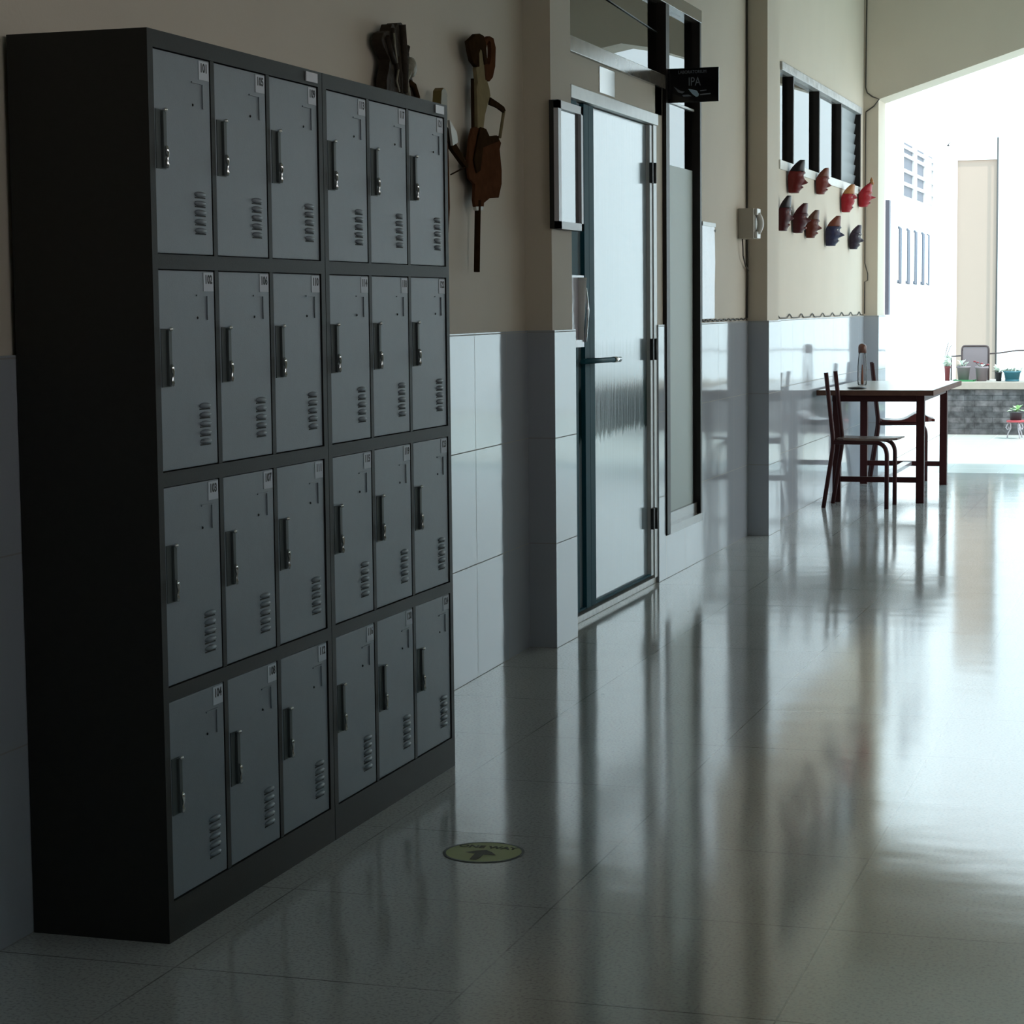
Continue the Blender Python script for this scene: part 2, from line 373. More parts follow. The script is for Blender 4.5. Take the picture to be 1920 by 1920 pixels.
b.build('wall_left', M['paint'], kind='structure')
# tiles
ZT = 1.206
b = MB(); b.hexa([(nx(-8)-T,-8,0),(nx(-8),-8,0),(nx(3.92),3.92,0),(nx(3.92)-T,3.92,0),(nx(-8)-T,-8,ZT),(nx(-8),-8,ZT),(nx(3.92),3.92,ZT),(nx(3.92)-T,3.92,ZT)])
b.build('trim_1', M['tile_near'], kind='structure')
b = MB(); b.box((-.11, 3.923-T, 0), (.011, 3.923, ZT)); b.box((.011-T, 3.923-.0, 0), (.011, 4.205, ZT)); b.build('trim_2', M['tile_col'], kind='structure')
b = MB(); b.box((PX, 5.915, 0), (-.069, 6.05, ZT)); b.box((PX, 6.05, 0), (-.069, 6.845, .205)); b.box((PX, 6.845, 0), (-.069, 8.073, ZT))
b.build('trim_3', M['tile_mid'], kind='structure')
b = MB(); b.box((-.069, 8.073-T, 0), (.049, 8.073, ZT)); b.box((.049-T, 8.073, 0), (.049, 8.425, ZT)); b.build('trim_4', M['tile_col'], kind='structure')
b = MB(); b.box((FP, 8.42, 0), (XF, 12.5, ZT)); b.build('trim_5', M['tile_far'], kind='structure')

# end wall with low pitched opening
def endwall(y0, y1):
    o = [(.057,0),(.057,2.81),(1.15,3.155),(1.50,3.27),(1.72,3.31),(1.94,3.27),(2.29,3.155),(3.34,2.81),(3.34,0)]
    b = MB()
    xl, xr = -.4, XR+.3
    b.prism_xz([(xl,0),(.043,0),(.043,2.81),(xl,2.81)], y0, y1)
    b.prism_xz([(xl,2.81),(.043,2.81),(1.15,3.16),(1.50,3.27),(1.72,3.31),(1.72,H),(xl,H)], y0, y1)
    b.prism_xz([(1.72,3.31),(1.94,3.27),(2.29,3.16),(3.357,2.81),(xr,2.81),(xr,H),(1.72,H)], y0, y1)
    b.prism_xz([(3.357,0),(xr,0),(xr,2.81),(3.357,2.81)], y0, y1)
    return b
endwall(YE, YE2).build('wall_back', M['paint'], kind='structure')
b = MB(); b.box((-.056, YE-T, 0), (.055, YE, ZT)); b.box((.043, YE, 0), (.055, YE2, ZT)); b.build('trim_6', M['tile_col'], kind='structure')

# right wall, out of view: openings added and sized for side light
b = MB()
def pier(y0, y1, z0=0, z1=H): b.box((XR, y0, z0), (XR+.28, y1, z1))
OPEN = [(8.75, 12.1, .0, 2.9), (5.9, 7.0, 1.6, 2.3), (.9, 2.1, 1.6, 2.5), (-3.4, -1.4, 1.6, 2.5)]
OPEN.sort()
y = -8.2
for y0, y1, z0, z1 in OPEN:
    pier(y, y0); pier(y0, y1, 0, z0) if z0 > 0 else None; pier(y0, y1, z1, H); y = y1
pier(y, YE)
b.build('wall_right', M['paint'], kind='structure')
b = MB(); b.box((-.6, -8.2, 0), (XR+.3, -8.0, H)); b.build('wall_front', M['paint'], kind='structure')
# unseen eave, added to keep the sun out of the side openings
b = MB(); b.box((XR+.28, -8.2, 3.0), (XR+1.5, YE2, 3.12)); b.build('trim_7', M['ceiling'], kind='structure')

# dim laboratory behind door and window
b = MB(); b.box((-4.2, 4.0, -.05), (-.2, 8.4, 0)); b.box((-4.2, 4.0, 2.9), (-.2, 8.4, 3.0)); b.box((-4.3, 4.0, 0), (-4.2, 8.4, 2.9)); b.box((-4.2, 3.9, 0), (-.4, 4.0, 2.9)); b.box((-4.2, 8.4, 0), (-.2, 8.5, 2.9)); b.box((-.4,4.0,0),(-.2,4.2,2.9)); 
b.build('wall_laboratory', M['room'], kind='structure')
b = MB(); b.box((-2.6, 8.7, 1.7), (-2.5, 12.9, 3.1)); b.box((-2.5, 8.7, 1.6), (-.2, 12.9, 1.7)); b.box((-2.5, 8.7, 3.1), (-.2, 12.9, 3.2)); b.box((-2.5,8.6,1.7),(-.2,8.7,3.1)); b.box((-2.5,12.5,1.7),(-.4,12.6,3.1))
b.build('wall_storeroom', M['room'], kind='structure')

# ------------------------------------------------------------------ door and window assembly
GX = -.108
# door_1
d = bpy.data.objects.new('door_1', None); C.objects.link(d); d['kind'] = 'structure'
b = MB(); b.box((-.15, 4.44, 2.12), (-.066, 5.915, 2.172), bev=.003); b.box((-.15, 5.855, .03), (-.075, 5.915, 2.12)); b.box((-.15, 4.44, .03), (-.078, 4.47, 2.12))
b.build('door_frame', M['alu'], d)
b = MB(); b.box((-.16, 4.44, 0), (-.083, 5.915, .028), bev=.004); b.build('threshold', mat('scuffed_threshold', (.62,.62,.60,1), .3, noise=.3, nscale=40), d)
def leaf(ya, yb, l_st, r_st, rightalu=False):
    b = MB()
    b.box((-.125, ya, .045), (-.080, ya+l_st, 2.115)); b.box((-.125, yb-r_st, .045), (-.080, yb, 2.115)) if not rightalu else None
    b.box((-.120, ya, .045), (-.082, yb, .052))
    f = b.build('door_leaf', M['teal'], d)
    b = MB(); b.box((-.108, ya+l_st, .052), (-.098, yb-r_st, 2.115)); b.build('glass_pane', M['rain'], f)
    if rightalu:
        b = MB(); b.box((-.125, yb-r_st, .045), (-.080, yb, 2.115)); b.build('hinge_stile', M['alu'], f)
    return f
fl = leaf(4.45, 4.744, .115, .072)
fr = leaf(4.748, 5.85, .075, .045, True)
for z0, z1 in ((1.854, 1.946), (1.046, 1.144), (.262, .36)):
    b = MB(); b.box((-.082, 5.80, z0), (-.066, 5.875, z1), bev=.002); b.tube([(-.066, 5.838, z0), (-.066, 5.838, z1)], .009); b.build('hinge', M['black'], fr)
b = MB(); b.tube([(-.035, 4.47, 1.074), (-.035, 4.955, 1.070)], .011, 12); b.tube([(-.082, 4.785, 1.072), (-.035, 4.785, 1.072)], .010); b.tube([(-.082, 4.70, 1.073), (-.035, 4.70, 1.073)], .010)
hb = b.build('handle', M['teal'], fr)
b = MB(); b.tube([(-.035, 4.955, 1.070), (-.035, 5.06, 1.069)], .0125, 12); b.build('handle_tip', M['chrome'], hb)

# window_1: transom above the door
w = bpy.data.objects.new('window_1', None); C.objects.link(w); w['kind'] = 'structure'
b = MB(); b.box((-.155, 4.2, 2.30), (-.064, 6.06, 2.362), bev=.002); b.build('window_sill', M['worn'], w)
b = MB(); b.box((GX-.004, 4.2, 2.362), (GX+.002, 6.06, 2.70)); b.build('glass_pane', M['glass'], w)
b = MB(); b.box((-.155, 4.2, 2.695), (-.064, 6.845, 2.757), bev=.002); b.build('window_frame', M['worn'], w)
b = MB(); b.tube([(GX+.006, 4.95, 2.70), (GX+.006, 4.96, 2.60), (GX+.006, 6.05, 2.56)], .0025, 6); b.build('window_line', M['black'], w)  # dark line reflected in the transom glass, added as a thin rod
# window_2: tall window beside the door
w = bpy.data.objects.new('window_2', None); C.objects.link(w); w['kind'] = 'structure'
b = MB(); b.box((-.165, 6.058, .21), (-.062, 6.125, 2.695)); b.build('window_post', M['darkwood'], w)
b = MB(); b.box((-.165, 6.81, .21), (-.066, 6.842, 2.695)); b.build('window_post', M['darkwood'], w)
b = MB(); b.box((-.155, 6.125, .205), (-.064, 6.842, .245)); b.box((-.155, 6.125, .245), (-.085, 6.81, .30)); b.build('window_sill', M['worn'], w)
b = MB(); b.box((GX-.004, 6.125, .30), (GX+.002, 6.81, 2.695)); b.build('glass_pane', M['glass'], w)
b = MB(); b.box((GX+.0022, 6.125, .30), (GX+.0045, 6.80, 1.965)); b.build('frosted_film', M['film'], w)
b = MB(); b.box((GX+.002, 6.125, 2.258), (GX+.012, 6.81, 2.268)); b.build('window_line', M['alu'], w)
# window_3: high window of the far bay
w = bpy.data.objects.new('window_3', None); C.objects.link(w); w['kind'] = 'structure'
b = MB(); b.box((-.15, 9.03, 2.685), (-.052, 12.32, 2.737), bev=.004); b.build('window_frame', mat('flaking_lintel', (.45,.43,.42,1), .35, noise=.5, nscale=16, bump=.8, bscale=14), w)
b = MB(); b.box((-.16, 9.0, 2.10), (-.058, 12.33, 2.155), bev=.003); b.build('window_sill', M['sill'], w)
for yy in (9.44, 10.42, 11.36, 12.28):
    b = MB(); b.box((-.145, yy, 2.155), (-.060, yy+.035, 2.685)); b.build('window_post', M['darkwood'], w)
b = MB(); b.box((-.098, 9.035, 2.155), (-.094, 11.36, 2.685)); b.build('glass_pane', M['glass'], w)
b = MB()
for k in range(7):
    z = 2.165 + k*.075
    b.hexa([(-.112, 11.40, z), (-.107, 11.40, z), (-.107, 12.28, z), (-.112, 12.28, z), (-.098, 11.40, z+.073), (-.093, 11.40, z+.073), (-.093, 12.28, z+.073), (-.098, 12.28, z+.073)])
b.build('louver_panes', mat('grey_louver_glass', (.22,.25,.27,1), .35), w)

# ------------------------------------------------------------------ lockers
CH = {}
def make_locker():
    root = thing('locker_cabinet', '', 'locker', (-.026+.0, 0, 0))
    Wd, Hh, F = .9, 1.85, .341
    b = MB()
    b.box((.028, 0, 0), (.318, Wd, Hh))                                    # carcass behind the doors
    b.box((.318, 0, 0), (F, .024, Hh)); b.box((.318, Wd-.024, 0), (F, Wd, Hh))
    for y0, y1 in ((.291, .309), (.578, .596)): b.box((.318, y0, .08), (F-.002, y1, 1.82))
    for z0, z1 in ((0, .083), (.497, .527), (.937, .967), (1.377, 1.407), (1.815, Hh)):
        b.box((.318, .024, z0), (F, Wd-.024, z1))
    b.build('body', M['locker_body'], root)
    b = MB(); b.box((F, .80, 1.822), (F+.003, .868, 1.844)); b.build('name_plate', M['frame_grey'], root)
    return root
COLS = [(.027, .288), (.312, .575), (.599, .873)]
ROWS = [(1.409, 1.813), (.969, 1.375), (.529, .935), (.085, .495)]
def locker_door(root, ci, ri, num):
    y0, y1 = COLS[ci]; z0, z1 = ROWS[ri]; F = .341
    b = MB(); b.box((F-.022, y0, z0), (F-.003, y1, z1), bev=.0018)
    # vent louvers pressed into the sheet
    for k in range(5):
        z = z0 + .050 + k*.0187
        b.ball((F-.003, y1-.058, z), (.0075, .028, .0062), 0, 10, 6)
        b.box((F-.0032, y1-.083, z-.0085), (F-.0024, y1-.033, z-.0055), 1)
    # pressed card slot
    zt = z1 - .052
    b.box((F-.004, y1-.088, zt), (F-.0005, y1-.032, zt+.003)); b.box((F-.004, y1-.038, zt-.045), (F-.0005, y1-.034, zt))
    b.box((F-.004, y1-.038, zt-.050), (F-.0005, y1-.030, zt-.044)); b.ball((F-.003, y1-.083, zt-.045), .003, 1, 6, 4)
    dr = b.build('door', [M['locker_door'], M['slot']], root); dr['label'] = 'grey-blue locker door with number ' + str(num)
    b = MB(); zh = z1 - .118; yh = y0 + .006
    b.box((F-.0032, yh, zh-.118), (F-.0015, yh+.042, zh), 0); b.box((F-.0015, yh+.022, zh-.116), (F+.0045, yh+.036, zh-.002), 0, bev=.001)
    h = b.build('handle', M['handle'], dr)
    b = MB(); b.ball((F+.006, yh+.028, zh-.001), (.006, .0065, .0048), 0, 10, 6); b.build('rivet', M['chrome'], dr)
    b = MB(); b.tube([(F+.0065, yh+.029, zh-.072), (F+.0075, yh+.028, zh-.078), (F+.0075, yh+.030, zh-.086), (F+.0080, yh+.0315, zh-.094), (F+.0070, yh+.0285, zh-.102), (F+.0070, yh+.030, zh-.109), (F+.0060, yh+.030, zh-.116)], [.002,.0048,.0044,.0026,.0026,.0050,.0035], 8)
    b.build('lock', M['chrome'], dr)
    b = MB(); b.box((F-.0030, y1-.052, z1-.042), (F-.0020, y1-.004, z1-.003), 0)
    m4 = Matrix.Translation((F-.0019, y1-.028, z1-.018)) @ Matrix(((0,0,1,0),(1,0,0,0),(0,1,0,0),(0,0,0,1)))
    b.text(str(num), .025, m4, 1, .0002, .95, .0009)
    b.build('number_plate', [M['sticker'], M['ink']], dr)
l1 = make_locker()
l2 = copy_tree(l1)
for i, L_ in enumerate((l1, l2)):
    L_.location = (-.026 + (.002 if i else 0), (0, .903)[i], 0)
    L_.rotation_euler = (0, 0, -.0022)
    L_['group'] = 'twelve-door lockers against the left wall'
    for ci in range(3):
        for ri in range(4):
            locker_door(L_, ci, ri, 101 + (i*3+ci)*4 + ri)
l1['label'] = 'nearer charcoal steel locker with grey-blue doors numbered 101 to 112'
l2['label'] = 'farther charcoal steel locker with grey-blue doors numbered 113 to 124'

# ------------------------------------------------------------------ carved pieces and puppets on the near wall
def wx(y, off): return nx(y) - T + off
def puppet(name, pieces, label, cat, group=None, ybase=0):
    """pieces: (part name, material, outline, x offset, thickness)"""
    root = thing(name, label, cat, (wx(ybase, 0), ybase, pieces[0][2][0][1]), 0, group)
    z0 = pieces[0][2][0][1]
    for nm, m, poly, off, th in pieces:
        b = MB(); b.prism_yz([(y-ybase, z-z0) for y, z in poly], off, off+th)
        bmesh.ops.bevel(b.bm, geom=b.bm.edges[:], offset=.0015, segments=1, affect='EDGES')
        b.build(nm, m, root)
    return root, z0
P = {
'headdress': [(3.082, 2.185), (3.138, 2.204), (3.163, 2.218), (3.207, 2.224), (3.251, 2.221), (3.27, 2.201), (3.275, 2.175), (3.286, 2.13), (3.254, 2.124), (3.236, 2.17), (3.211, 2.177), (3.192, 2.157), (3.196, 2.112), (3.171, 2.108), (3.122, 2.122), (3.099, 2.155)],
'torso': [(3.198, 2.166), (3.224, 2.178), (3.249, 2.163), (3.266, 2.11), (3.284, 2.076), (3.315, 2.051), (3.327, 2.025), (3.294, 1.995), (3.26, 1.956), (3.245, 1.909), (3.182, 1.904), (3.178, 1.976), (3.175, 2.038), (3.188, 2.058), (3.171, 2.104), (3.197, 2.121)],
'arm': [(3.314, 2.019), (3.392, 2.009), (3.465, 2.0), (3.485, 1.987), (3.464, 1.978), (3.391, 1.989), (3.3, 1.992)],
'skirt': [(3.138, 1.901), (3.201, 1.911), (3.265, 1.911), (3.289, 1.891), (3.302, 1.884), (3.408, 1.896), (3.454, 1.873), (3.433, 1.849), (3.457, 1.776), (3.455, 1.729), (3.419, 1.679), (3.313, 1.674), (3.248, 1.655), (3.247, 1.64), (3.152, 1.636), (3.141, 1.659), (3.155, 1.714), (3.094, 1.728), (3.083, 1.772), (3.105, 1.863)],
'sash': [(3.201, 1.909), (3.264, 1.907), (3.296, 1.884), (3.408, 1.894), (3.407, 1.875), (3.224, 1.842), (3.195, 1.761), (3.157, 1.75), (3.127, 1.793)],
'ring_out': [(3.27, 2.21), (3.316, 2.228), (3.361, 2.226), (3.386, 2.196), (3.377, 2.131), (3.349, 2.091), (3.31, 2.073), (3.271, 2.075), (3.26, 2.119), (3.256, 2.172)],
'ring_in': [(3.289, 2.2), (3.308, 2.211), (3.328, 2.208), (3.333, 2.186), (3.332, 2.157), (3.318, 2.134), (3.305, 2.129), (3.286, 2.134), (3.274, 2.151), (3.275, 2.175)],
'foot': [(3.159, 1.638), (3.241, 1.642), (3.234, 1.627), (3.164, 1.624)],
'figA': [(2.185, 2.087), (2.201, 2.109), (2.24, 2.12), (2.259, 2.119), (2.275, 2.144), (2.294, 2.145), (2.303, 2.132), (2.324, 2.153), (2.359, 2.158), (2.379, 2.149), (2.387, 2.121), (2.377, 2.104), (2.406, 2.097), (2.406, 2.085), (2.395, 2.071), (2.426, 2.074), (2.42, 2.062), (2.461, 2.058), (2.465, 2.042), (2.438, 2.01), (2.452, 1.987), (2.487, 1.95), (2.354, 1.932), (2.231, 1.94), (2.212, 1.941), (2.223, 1.973), (2.244, 2.007), (2.255, 2.036), (2.217, 2.059), (2.194, 2.072)],
'tipB': [(2.734, 1.90), (2.734, 1.952), (2.742, 1.99), (2.759, 2.0), (2.781, 1.998), (2.797, 1.981), (2.796, 1.90)],
'armB': [(2.80, 1.885), (2.878, 1.855), (2.894, 1.831), (3.011, 1.777), (3.028, 1.764), (3.01, 1.757), (2.974, 1.768), (2.87, 1.808), (2.80, 1.84)],
}
def tree_puppet():
    root, z0 = puppet('shadow_puppet', [
        ('skirt', M['leather'], P['skirt'], .035, .010), ('sash', M['leather_dark'], P['sash'], .046, .006), ('torso', M['tan'], P['torso'], .034, .014),
        ('headdress', M['leather_dark'], P['headdress'], .036, .016), ('arm', M['leather_dark'], P['arm'], .046, .008), ('foot', M['bone'], P['foot'], .034, .012)],
        'brown puppet with a curled headdress and long rod hung on the wall beside the lockers', 'puppet', 'wooden puppets on the wall', 3.25)
    b = MB(); a = [b.bm.verts.new((.036, y-3.25, z-z0)) for y, z in P['ring_out']]; c = [b.bm.verts.new((.036, y-3.25, z-z0)) for y, z in P['ring_in']]
    a2 = [b.bm.verts.new((.050, y-3.25, z-z0)) for y, z in P['ring_out']]; c2 = [b.bm.verts.new((.050, y-3.25, z-z0)) for y, z in P['ring_in']]
    n = len(a)
    for i in range(n):
        j = (i+1) % n
        b.face([a[i], a[j], c[j], c[i]]); b.face([a2[i], c2[i], c2[j], a2[j]]); b.face([a[i], a2[i], a2[j], a[j]]); b.face([c[i], c[j], c2[j], c2[i]])
    b.build('curl', M['leather'], root)
    b = MB(); b.tube([(.04, 3.196-3.25, 1.66-z0), (.04, 3.175-3.25, 1.416-z0)], .011, 8); b.tube([(.033, 3.172-3.25, 2.07-z0), (.033, 3.172-3.25, 1.66-z0)], .006, 6); b.build('rod', M['leather_dark'], root)
    b = MB(); b.tube([(.05, 3.471-3.25, 1.984-z0), (.05, 3.421-3.25, 1.889-z0)], .006, 6); b.build('forearm', M['tan'], root)
    return root
tree_puppet()
r, z0 = puppet('shadow_puppet', [('headdress', M['gold'], P['tipB'], .03, .03), ('arm', M['leather_dark'], P['armB'], .04, .014),
    ('torso', M['leather'], [(2.70,1.45),(2.80,1.44),(2.84,1.62),(2.83,1.86),(2.81,1.90),(2.73,1.90),(2.71,1.7)], .03, .02)],
    'puppet mostly hidden behind the farther locker, its crown and one arm showing', 'puppet', 'wooden puppets on the wall', 2.8)
b = MB(); b.tube([(.05, 3.022-2.8, 1.766-z0), (.05, 2.85-2.8, 1.728-z0)], .0025, 6); b.build('rod', M['leather_dark'], r)
b = MB(); b.prism_yz([(2.80-2.8, 1.90-z0), (2.868-2.8, 1.868-z0), (2.885-2.8, 1.835-z0), (2.83-2.8, 1.82-z0)], .058, .066); b.build('sleeve', M['bone'], r)
# carved relief standing behind the locker top
root, z0 = puppet('wood_carving', [('body', M['carved'], [(y, z) for y, z in P['figA'][:21]] + [(2.487,1.95),(2.487,1.60),(2.24,1.60),(2.223,1.973),(2.244,2.007),(2.255,2.036),(2.217,2.059),(2.194,2.072)], .02, .035)],
    'dark carved wooden figure with a flaring crown showing above the lockers', 'carving', None, 2.33)
b = MB()
for pts, r_ in (([(2.27,2.13),(2.265,2.08),(2.30,2.02),(2.31,1.96)], .008), ([(2.35,2.15),(2.36,2.09),(2.37,2.03),(2.36,1.95)], .014), ([(2.22,2.10),(2.25,2.06),(2.28,2.03)], .010),
                ([(2.31,2.05),(2.33,2.00),(2.33,1.92)], .009), ([(2.40,2.09),(2.38,2.06)], .009)):
    b.tube([(.058, y-2.33, z-z0) for y, z in pts], r_, 8)
b.build('relief', M['carved'], root)
b = MB(); b.ball((.06, 2.425-2.33, 2.03-z0), (.016, .030, .032)); b.tube([(.06, 2.41-2.33, 2.02-z0), (.058, 2.38-2.33, 1.985-z0), (.058, 2.40-2.33, 1.94-z0)], .010, 8); b.build('shoulder', M['carved_light'], root)
b = MB(); b.tube([(.060, 2.39-2.33, 1.985-z0), (.062, 2.44-2.33, 1.975-z0), (.060, 2.475-2.33, 1.945-z0), (.060, 2.48-2.33, 1.90-z0)], .010, 8); b.build('tendril', M['leather_dark'], root)
b = MB(); b.tube([(.066, 2.262-2.33, 2.115-z0), (.068, 2.262-2.33, 2.075-z0), (.066, 2.285-2.33, 2.03-z0)], .0035, 6); b.tube([(.066, 2.295-2.33, 2.01-z0), (.067, 2.275-2.33, 1.975-z0), (.066, 2.30-2.33, 1.945-z0)], .0035, 6); b.build('highlight_edge', M['carved_light'], root)

# ------------------------------------------------------------------ things on column, door and walls
t = thing('notice_board', 'narrow glazed notice board in a pale grey frame on the first column', 'notice board', (.011-T, 3.90, 1.585))
y0, y1, z0, z1 = .0, .345, 0, .475
b = MB(); b.box((0, y0, z0), (.018, y1, z1)); b.build('backing', M['black'], t)
b = MB()
for a_, c_ in (((.018, y0, z0), (.036, y0+.038, z1)), ((.018, y1-.028, z0), (.036, y1, z1)), ((.018, y0, z0), (.036, y1, z0+.028)), ((.018, y0, z1-.03), (.036, y1, z1))): b.box(a_, c_)
b.build('frame', M['frame_grey'], t)
b = MB(); b.box((.018, .036, .026), (.0235, y1-.026, z1-.028)); b.build('glass', M['boardglass'], t)

t = thing('notice_sheet', 'rolled pale sheet in a plastic sleeve hung beside the first column', 'notice', (-.078, 4.30, 1.13))
b = MB(); b.prism_xz([(0,0),(.006,0),(.006,.29),(0,.29)], 0, .33); b.build('sheet', M['plastic_sleeve'], t)
b = MB(); b.tube([(.014, .25, .03), (.015, .26, .28)], [.012,.022], 10); b.build('rolled_edge', M['paper'], t)
b = MB(); b.tube([(.010, .335, .02), (.018, .345, .15), (.010, .34, .24)], .006, 6); b.build('clip', M['chrome'], t)

t = thing('notice_sheet', 'tall crinkled sheet in a plastic sleeve between tall window and telephone', 'notice', (PX, 6.86, 1.226))
b = MB(); pts = [(0, 0), (.30, 0.0), (.30, .16), (.315, .28), (.30, .47), (.0, .483)]
b.prism_yz(pts, .004, .014); b.build('sheet', M['plastic_sleeve'], t)
b = MB(); b.box((.004, .0, .47), (.018, .31, .490)); b.ball((.014, .31, .452), .007, 0, 8, 6); b.build('hanging_strip', M['alu'], t)

t = thing('notice_sheet', 'small white sheet stuck above the door', 'notice', (PX, 4.92, 2.183))
b = MB(); b.box((0.0005, 0, 0), (.003, .25, .108), bev=.0008); b.build('sheet', mat('laminated_sheet', (.8,.8,.78,1), .12, ior=2.0), t)

# sign LABORATORIUM IPA
t = thing('door_sign', 'black projecting sign lettered LABORATORIUM IPA above the tall window', 'sign', (-.064, 6.10, 2.238))
b = MB(); b.box((-.012+.012, -.004, 0), (.243, .004, .158), bev=.0015); b.build('panel', M['signblack'], t)
b = MB(); b.box((0, -.010, .02), (.012, .010, .135)); b.build('bracket', M['black'], t)
FY = Matrix(((1,0,0,0),(0,0,-1,0),(0,1,0,0),(0,0,0,1)))
b = MB(); b.text('LABORATORIUM', .0215, Matrix.Translation((.118, -.0045, .139)) @ FY, 0, .0003, .83)
b.text('IPA', .056, Matrix.Translation((.128, -.0045, .093)) @ FY, 0, .0003, .75); b.build('lettering', M['signtext'], t)
b = MB(); b.prism_xz([(.098,.062),(.113,.060),(.140,.052),(.150,.036),(.146,.026),(.136,.024),(.118,.038)], -.0052, -.0042); b.prism_xz([(.03,.075),(.06,.055),(.082,.05),(.07,.042),(.05,.048)], -.0052, -.0042, 1)
b.prism_xz([(.07,.035),(.10,.036),(.115,.028),(.075,.027)], -.0052, -.0042, 1); b.prism_xz([(.155,.053),(.185,.056),(.185,.052),(.155,.049)], -.0052, -.0042, 1); b.prism_xz([(.155,.036),(.205,.040),(.205,.034),(.155,.031)], -.0052, -.0042, 1)
b.build('sign_marks', [M['swoosh'], M['signtext']], t)  # pale blue swoosh and small grey shapes laid on the panel

# telephone
t = thing('wall_telephone', 'white wall telephone with curved handset beside the second column', 'telephone', (PX, 7.83, 1.655))
b = MB(); b.box((0, 0, 0), (.088, .16, .165), bev=.006); b.build('base', mat('shaded_phone_plastic', (.42,.38,.32,1), .45), t)  # shade on the telephone's side put into this darker base colour
b = MB(); b.box((.088, .02, .002), (.104, .12, .038), bev=.004); b.box((.088, .02, .128), (.104, .12, .164), bev=.004)
b.tube(arc((.098, .07, .03), (.128, .07, .083), (.098, .07, .136), 8), [.014,.016,.017,.018,.018,.018,.017,.016,.014], 10); b.build('handset', M['phone'], t)
b = MB(); b.tube([(.02, .03, 0), (.022, .035, -.05), (.02, .05, -.09), (.016, .13, -.14), (.015, .22, -.17)], .004, 6); b.build('cord', M['cable'], t)

# cables
def cable(name, label, pts, r, loops=False):
    t = MB(); t.tube(pts, r, 6); o = t.build(name, M['cable']); o['label'] = label; o['category'] = 'cable'; return o
cable('cable', 'thin dark cable running down the inside corner of the second column', [(PX+.005, 8.06, 3.7), (PX+.006, 8.058, 2.4), (PX+.006, 8.058, 1.60), (PX+.010, 8.052, 1.45), (PX+.006, 8.058, 1.222)], .006)
pts = []
for i in range(40):
    y = 6.86 + i*(8.05-6.86)/39; pts.append((-.075, y, 1.217 + .004*math.sin(i*1.7)))
cable('cable', 'dark cable lying along the tile ledge between tall window and second column', pts, .004)
pts = []
for i in range(120):
    y = 8.43 + i*(12.45-8.43)/119
    pts.append((-.062, y, 1.214 + .022*max(0, math.sin(y*2*PI/.42))**3))
cable('cable', 'dark looping cable lying along the tile ledge under the masks', pts, .0035)
cable('cable', 'dark cable running down and round the end pillar beside the opening', [(-.045, 12.490, 3.68), (-.05, 12.490, 3.2), (-.052, 12.490, 2.9), (-.04, 12.488, 2.86), (.0, 12.486, 2.83), (.05, 12.486, 2.81), (.01, 12.488, 2.76), (-.05, 12.490, 2.72)], .005)
cable('cable', 'thin dark cable with a small hook low on the end pillar', [(-.05, 12.490, 2.72), (-.052, 12.490, 2.0), (-.052, 12.490, 1.60), (-.03, 12.488, 1.52), (-.03, 12.488, 1.47), (-.052, 12.490, 1.46), (-.052, 12.490, 1.22)], .004)

